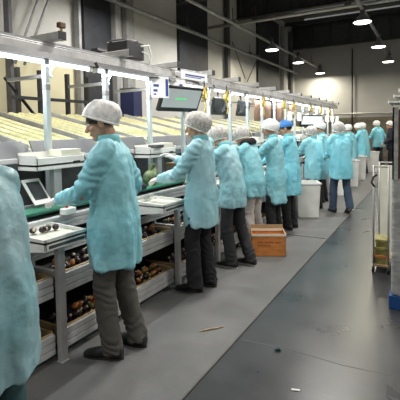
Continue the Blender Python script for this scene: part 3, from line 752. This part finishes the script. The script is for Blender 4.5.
# hanging monitors, signs, hoses and boards under the gantry
def monitor(label, loc, w, h, rz, tilt, scr, frame=black, line=False):
    o = thing('monitor', label, 'monitor', loc, rz, 'monitors under the gantry'); M = Matrix.Rotation(tilt, 3, 'Y')
    b = MB(); b.box((0,0,0), (.05,w,h), M=M); b.build('frame', frame, o, bevel=.008)
    b = MB(); b.box(M @ V((.027,0,.015)), (.006,w-.07,h-.09), M=M); b.build('screen', scr, o)
    if line:
        b = MB(); b.box(M @ V((.0315,-.02,.01)), (.004,w*.28,.016), M=M); b.build('screen_line', greenln, o)
    b = MB(); b.bar((-.02,0,0), (-.06,0,h*.9), .018); b.build('bracket', dgrey, o)
    return o
monitor('large grey tilted monitor with a green line hanging above the white hairnets', (-2.86,4.60,2.01), .74, .34, math.radians(-12), math.radians(24), screen, line=True)
monitor('black backed monitor hanging right of the yellow hose', (-3.0,6.08,1.98), .62, .28, 0, math.radians(12), screen_dk)
monitor('dark monitor hanging above the upright white hairnet', (-3.0,7.0,1.98), .50, .28, 0, math.radians(12), screen_dk)
monitor('lit white monitor standing above the back of a cyan coat', (-2.66,10.6,1.79), .95, .30, math.radians(-20), math.radians(10), screen_lt)
def sign(label, loc, w, h, rz, marks):
    o = thing('paper_sign', label, 'sign', loc, rz, 'paper signs on the gantry')
    b = MB(); b.span((-.003,-w/2,-h), (.003,w/2,0)); b.build('sheet', paper, o)
    b = MB()
    for (y0, z0, y1, z1) in marks: b.span((.003,y0,z0), (.0045,y1,z1))
    b.build('print', bluem, o)
    b = MB(); b.bar((0,-w/2,0), (0,w/2,0), .008); b.build('hanging_rod', alu, o)
    return o
sign('white paper sign with a blue stripe hanging from the gantry, left one of the pair', (-2.87,4.12,2.27), .30, .27, math.radians(-20), [(.10,-.25,.14,-.04), (-.08,-.2,-.02,-.17), (-.08,-.14,.0,-.11), (-.08,-.24,-.04,-.22)])
sign('white paper sign with blue marks hanging from the gantry, right one of the pair', (-2.87,4.50,2.27), .30, .27, math.radians(-20), [(-.14,-.26,-.11,-.03), (.06,-.24,.11,-.19), (.06,-.17,.11,-.13), (.06,-.1,.11,-.07)])
sign('wide white strip sign with dark print on the gantry above the grey monitor', (-2.86,4.98,2.41), .62, .12, math.radians(-6), [(-.22,-.07,.24,-.05), (-.22,-.09,.15,-.08)])
HY = [(5.18,'above the reaching person'), (5.92,'beside the black backed monitor'), (7.55,'left of the brown boards'), (8.85,'right of the brown boards'), (9.6,'left of the lit white monitor'), (11.2,'right of the lit white monitor'), (12.4,'above the far workers'), (13.6,'farthest along the gantry')]
for yy, w in HY:
    o = thing('hose_coil', 'coiled yellow hose hanging from the gantry %s' % w, 'hose', (-2.82,yy,2.22), 0, 'yellow hoses on the gantry')
    b = MB(); pts = []
    for q in range(49):
        t = q/48*2*PI*3; pts.append((.02*math.sin(t*.33), .06*math.sin(t)+.01*q/48, -.10+.08*math.cos(t)+.02*math.sin(t*2)))
    b.tube(pts, .016, 8); b.build('coil', yhose, o, True)
    b = MB(); b.tube([(0,.01,-.20), (.01,.03,-.28), (0,.02,-.36)], [.012,.012,.02], 8); b.build('nozzle', yhose, o, True)
    b = MB(); b.bar((0,0,-.02), (0,0,.08), .008); b.build('hook', dgrey, o)
BY = [(7.75,.42,'leftmost'), (8.3,.36,'second from left'), (9.05,.34,'third from left'), (9.95,.34,'rightmost')]
for yy, w, lb in BY:
    o = thing('hanging_board', 'brown board hanging between the far gantry posts, %s of them' % lb, 'board', (-3.0,yy,2.18), 0, 'brown boards under the gantry')
    b = MB(); b.span((-.012,-w/2,-.42), (.012,w/2,0)); b.build('panel', brownm, o, bevel=.03)
    b = MB(); b.bar((0,-w/3,-.01), (0,-w/3,.12), .006); b.bar((0,w/3,-.01), (0,w/3,.12), .006); b.build('cord', dgrey, o)
# pale device heads on far posts
for i in range(8):
    yy = 9.3+.78*i
    o = thing('post_device', '%s small white control box on the far gantry posts' % ORD[i], 'control box', (-2.80,yy,1.78), 0, 'white control boxes on far posts')
    b = MB(); b.span((-.05,-.09,0), (.05,.09,.20)); b.build('case', white_p, o, bevel=.01)
    b = MB(); b.span((.05,-.05,.06), (.054,.05,.14)); b.build('screen', screen_dk, o)
    b = MB(); b.span((-.1,-.02,.08), (-.04,.02,.12)); b.build('bracket', grey_s, o)
# black cable box on top of the gantry
o = thing('cable_box', 'black box with loose cables on top of the gantry', 'box', (-3.05,3.86,2.44))
b = MB(); b.span((-.25,-.16,.0), (.05,.16,.20)); b.build('case', black, o, bevel=.01)
b = MB(); b.tube([(.05,.1,.16), (.09,.2,.18), (.10,.24,.06), (.07,.22,-.08)], .010, 8); b.tube([(.05,.12,.1), (.08,.18,.08), (.09,.22,.0), (.06,.26,-.06)], .008, 8); b.build('cable', white_p, o, True)
b = MB(); b.tube([(-.2,-.16,.2), (-.1,-.05,.235), (.0,.1,.22)], .014, 8); b.build('top_cable', dgrey, o, True)
o = thing('valve', 'small brass coloured valve on the gantry near the left photo edge', 'valve', (-2.90,2.66,2.42))
b = MB(); b.bar((0,0,0), (0,0,.16), .012); b.build('stem', cardb, o); b = MB(); b.box((0,0,.14), (.05,.07,.05)); b.build('body', brownm, o, bevel=.008)

# dark storage rack against the left wall
o = thing('storage_rack', 'black steel storage rack frame in front of the beige left wall', 'rack', (-6.3,4.6,0))
for i, yy in enumerate((.15,.62,1.28,1.85,2.45)):
    b = MB(); b.span((-.04,yy-.03,0), (.04,yy+.03,2.75))
    b.build('upright', black, o)
for zz in (2.22,):
    b = MB(); b.span((.04,0,zz-.03), (.07,2.7,zz+.03)); b.build('beam', black, o)
b = MB(); b.bar((0,-.1,2.55), (0,.55,1.85), .03); b.build('diagonal_brace', black, o)
boxthing('cabinet', 'tall dark blue cabinet behind the gantry right of the storage rack', 'cabinet', (-6.2,7.75,0), (.4,.32,2.6), navyp, dgrey)
o = thing('wall_bracket', 'dark shelf bracket on the left wall column above the gantry', 'bracket', (-6.8,7.6,3.45))
b = MB(); b.span((0,-.5,0), (.2,.4,.06)); b.build('shelf', dgrey, o); b = MB(); b.bar((.02,-.35,-.25), (.18,-.4,0), .02); b.build('strut', dgrey, o)

# ------------------------------------------------------------------ floor things
o = MB(); o.span((-2.75,-2.5,0), (-1.27,5.93,.008)); o = o.build('floor_mat', mat_m); tag(o, 'pale grey floor matting in front of the bench, near length', 'mat', 'floor mats along the bench')
o = MB(); o.span((-2.75,5.96,0), (-1.27,17.5,.008)); o = o.build('floor_mat', mat_m); tag(o, 'pale grey floor matting in front of the bench, far length beyond the seam', 'mat', 'floor mats along the bench')
edge_m = mat('mat_edge', (.10,.095,.085), .7)
def bin_(label, loc, rz, w=.42, d=.42, h=.62):
    o = thing('bin', label, 'bin', loc, rz, 'white bins beside the bench')
    t = .012; wb = .86
    for (nm, sx, sy) in (('front_wall',0,-1), ('rear_wall',0,1), ('left_wall',-1,0), ('right_wall',1,0)):
        b = MB()
        if sx == 0:
            yo = sy*d/2; yi = yo-sy*t
            P = [(-w/2*wb,yo*wb,0), (w/2*wb,yo*wb,0), (w/2*wb,yi*wb,0), (-w/2*wb,yi*wb,0), (-w/2,yo,h), (w/2,yo,h), (w/2,yi,h), (-w/2,yi,h)]
        else:
            xo = sx*w/2; xi = xo-sx*t
            P = [(xo*wb,-d/2*wb,0), (xi*wb,-d/2*wb,0), (xi*wb,d/2*wb,0), (xo*wb,d/2*wb,0), (xo,-d/2,h), (xi,-d/2,h), (xi,d/2,h), (xo,d/2,h)]
        b.hexa(P); b.build(nm, white_p, o)
    b = MB(); b.span((-w/2*wb,-d/2*wb,.003), (w/2*wb,d/2*wb,.015)); b.build('bottom', white_p, o)
    b = MB()
    b.span((-w/2-.015,-d/2-.015,h-.03), (w/2+.015,-d/2,h)); b.span((-w/2-.015,d/2,h-.03), (w/2+.015,d/2+.015,h))
    b.span((-w/2-.015,-d/2,h-.03), (-w/2,d/2,h)); b.span((w/2,-d/2,h-.03), (w/2+.015,d/2,h)); b.build('rim', white_p, o, bevel=.004)
    return o
R25 = math.radians(25)
bin_('tall white plastic bin standing nearest, below the back of a cyan coat', (-1.95,7.42,.008), R25)
bin_('white plastic bin just left of the blue jeans, half hidden', (-1.95,10.1,.008), R25, .46, .42, .74)
bin_('white plastic bin on the mat right of the blue jeans', (-1.93,11.7,.008), R25, .46, .44, .72)
bin_('white plastic bin, second beyond the blue jeans', (-1.95,13.3,.008), R25, .46, .44, .72)
bin_('farthest white plastic bin, next to the person in white shoes', (-1.88,15.8,.008), R25, .50, .5, .72)
# orange carton
o = thing('carton', 'open orange carton with white top edge standing on the floor matting', 'box', (-1.80,4.94,.008), R25)
w, d, h, t = .42, .30, .285, .008
for nm, P in (('front_panel', ((-w/2,-d/2,0), (w/2,-d/2+t,h))), ('rear_panel', ((-w/2,d/2-t,0), (w/2,d/2,h))), ('side_panel', ((-w/2,-d/2,0), (-w/2+t,d/2,h))), ('side_panel', ((w/2-t,-d/2,0), (w/2,d/2,h)))):
    b = MB(); b.span(*P); b.build(nm, orange, o)
b = MB(); b.span((-w/2,-d/2,.0), (w/2,d/2,.01)); b.build('bottom', cardb, o)
b = MB(); b.span((-w/2-.004,-d/2-.004,h-.028), (w/2+.004,-d/2,h)); b.span((w/2,-d/2,h-.028), (w/2+.004,d/2,h)); b.span((-w/2,d/2-t-.004,h-.03), (w/2,d/2-t,h)); b.build('top_edge', cartwhite, o)
b = MB(); b.span((-w/2,d/2-.002,h-.01), (w/2,d/2+.006,h+.05)); b.build('flap', cardb, o)
b = MB()
for (x0, x1, z0, z1) in ((-.14,-.07,.17,.19), (-.05,.06,.17,.19), (-.14,.02,.13,.15), (.08,.15,.165,.185)): b.span((x0,-d/2-.0015,z0), (x1,-d/2,z1))
b.build('faded_print', orange2, o)
b = MB(); b.span((-w/2+.01,-d/2+.01,.15), (w/2-.01,d/2-.01,.2)); b.build('contents', cardb, o)

# film wrapped load on the right edge
o = thing('wrapped_load', 'tall load wrapped in pale film on a blue pallet at the right photo edge', 'pallet load', (-.30,3.88,0))
b = MB()
for q in range(3): b.span((.0+.35*q,.0,.0), (.12+.35*q,1.0,.085))
for q in range(5): b.span((0,.0+.22*q,.085), (.82,.14+.22*q,.12))
b.build('pallet', bluep, o, bevel=.004)
b = MB(); b.span((.015,.01,.12), (.8,1.0,1.15)); b.build('wrapped_cartons', film, o, bevel=.02)
b = MB(); b.span((.035,.02,1.15), (.8,1.0,1.75)); b.build('upper_cartons', brownc, o, bevel=.01)
b = MB(); b.span((.02,-.005,1.14), (.065,.025,1.765)); b.span((.02,-.005,1.14), (.032,.05,1.765)); b.build('corner_guard', film, o)
# trolley behind it
o = thing('trolley', 'slim pale trolley with upright poles beside the wrapped load', 'trolley', (-.46,4.9,0))
b = MB(); b.span((-.075,-.1,.07), (.09,.5,.095)); b.build('deck', wood, o, bevel=.004)
for (px, py) in ((-.07,-.09), (.08,-.09), (-.07,.49), (.08,.49)):
    b = MB(); b.bar((px,py,.09), (px,py,1.18), .010); b.build('pole', pipe_m, o, True)
    b = MB(); b.tube([(px-.012,py,.035), (px+.012,py,.035)], .035, 12, round_=False); b.build('wheel', black, o, True)
for py in (-.09, .49):
    b = MB(); b.bar((-.07,py,1.17), (.08,py,1.17), .010); b.build('cross_bar', pipe_m, o)
b = MB(); b.span((-.06,.478,.1), (.07,.484,1.14)); b.build('back_mesh', cream, o)
for i, (z0, lb) in enumerate(((.097,'bottom'), (.185,'middle'), (.273,'top'))):
    boxthing('carton', 'small yellowish carton, %s of the stack on the trolley deck' % lb, 'box', (-.46+.01*(i-1),4.93,z0), (.13,.22,.085), ypaint, orange if i == 0 else ypaint, .05*i, 'cartons on the trolley')
o = thing('hand_truck_hook', 'black curved hose end hanging on the trolley poles', 'hose', (-.50,4.76,1.0))
b = MB(); b.tube([(0,.02,.08), (-.03,0,.06), (-.045,0,.0), (-.02,0,-.04)], .012, 8); b.build('hose', black, o, True)
# far dark unit and pale sheets high at right
o = thing('wall_heater', 'dark box unit mounted high on the far wall at right', 'heater', (-.7,23.7,3.6))
b = MB(); b.span((-.45,-.25,0), (1.2,.29,.85)); b.build('case', dgrey, o, bevel=.02); b = MB(); b.span((-.2,-.26,.1), (.9,-.25,.7)); b.build('grille', black, o)
b = MB(); b.bar((.2,.1,.85), (.2,.1,1.3), .05); b.build('flue', dgrey, o)
o = thing('canopy', 'layered pale canopy of three horizontal sheets at far right above the aisle', 'canopy', (-.05,12.2,0))
for i in range(3):
    b = MB(); b.span((-.9+.12*i,-.4,2.22+.15*i), (3,.9,2.26+.15*i)); sh = b.build('sheet', alu, o)
    b = MB(); b.span((-.91+.12*i,-.42,2.20+.15*i), (-.88+.12*i,.92,2.28+.15*i)); b.build('edge_trim', white_p, sh)
for yq in (-.3, .8):
    b = MB(); b.bar((2.9,yq,0), (2.9,yq,2.6), .03); b.build('post', grey_s, o)

# little things lying on the floor
o = MB(); o.tube([(-1.57,2.74,.013), (-1.52,2.80,.016), (-1.47,2.85,.014), (-1.435,2.90,.014)], [.004,.006,.006,.003], 8); o = o.build('twig', wood, None, True); tag(o, 'thin brown twig lying on the floor matting', 'twig')
b = MB(); b.tube([(-.955,2.76,.012), (-.935,2.775,.014), (-.92,2.775,.01)], [.008,.013,.006], 8); o = b.build('scrap', t_teal, None, True); tag(o, 'small dark scrap lying on the bare concrete floor', 'scrap')
b = MB(); b.box((-.70,2.39,.003), (.05,.014,.005), M=Matrix.Rotation(.3,3,'Z')); o = b.build('scrap', white_p); tag(o, 'small white paper scrap lying on the bare floor at the bottom', 'scrap')
b = MB()
pp = [(-1.24,2.80), (-.9,2.83), (-.5,2.80), (0,2.84), (.6,2.8)]
for a, c in zip(pp[:-1], pp[1:]): b.hexa([(a[0],a[1]-.004,0), (c[0],c[1]-.004,0), (c[0],c[1]+.004,0), (a[0],a[1]+.004,0), (a[0],a[1]-.003,.0012), (c[0],c[1]-.003,.0012), (c[0],c[1]+.003,.0012), (a[0],a[1]+.003,.0012)])
o = b.build('trim_50', edge_m); o['kind'] = 'structure'; o['label'] = 'dark joint line across the concrete floor'
b = MB(); b.span((-1.275,-2.5,0), (-1.262,17.5,.009)); o = b.build('trim_51', edge_m); o['kind'] = 'structure'; o['label'] = 'dark edge strip of the floor matting'

# ------------------------------------------------------------------ world, camera
w = bpy.data.worlds.new('world'); SC.world = w; w.use_nodes = True
w.node_tree.nodes['Background'].inputs['Color'].default_value = (.5,.52,.55,1); w.node_tree.nodes['Background'].inputs['Strength'].default_value = .2
yaw, pit, rol = math.radians(29.3014), math.radians(3.0), math.radians(1.0)
f = V((-math.sin(yaw)*math.cos(pit), math.cos(yaw)*math.cos(pit), -math.sin(pit)))
rt = V((math.cos(yaw), math.sin(yaw), 0)); up = rt.cross(f)
r2 = rt*math.cos(rol)-up*math.sin(rol); u2 = up*math.cos(rol)+rt*math.sin(rol)
cam = bpy.data.cameras.new('camera'); co = bpy.data.objects.new('camera', cam); COL.objects.link(co)
co.matrix_world = Matrix(((r2.x,u2.x,-f.x,0), (r2.y,u2.y,-f.y,0), (r2.z,u2.z,-f.z,1.6), (0,0,0,1)))
cam.sensor_width = 36; cam.lens = 36*410/400; cam.shift_y = -48.4949/400; cam.clip_start = .02; cam.clip_end = 100
SC.camera = co
vs = SC.view_settings; vs.view_transform = 'Standard'; vs.look = 'None'; vs.exposure = .22; vs.gamma = 1; vs.use_curve_mapping = False
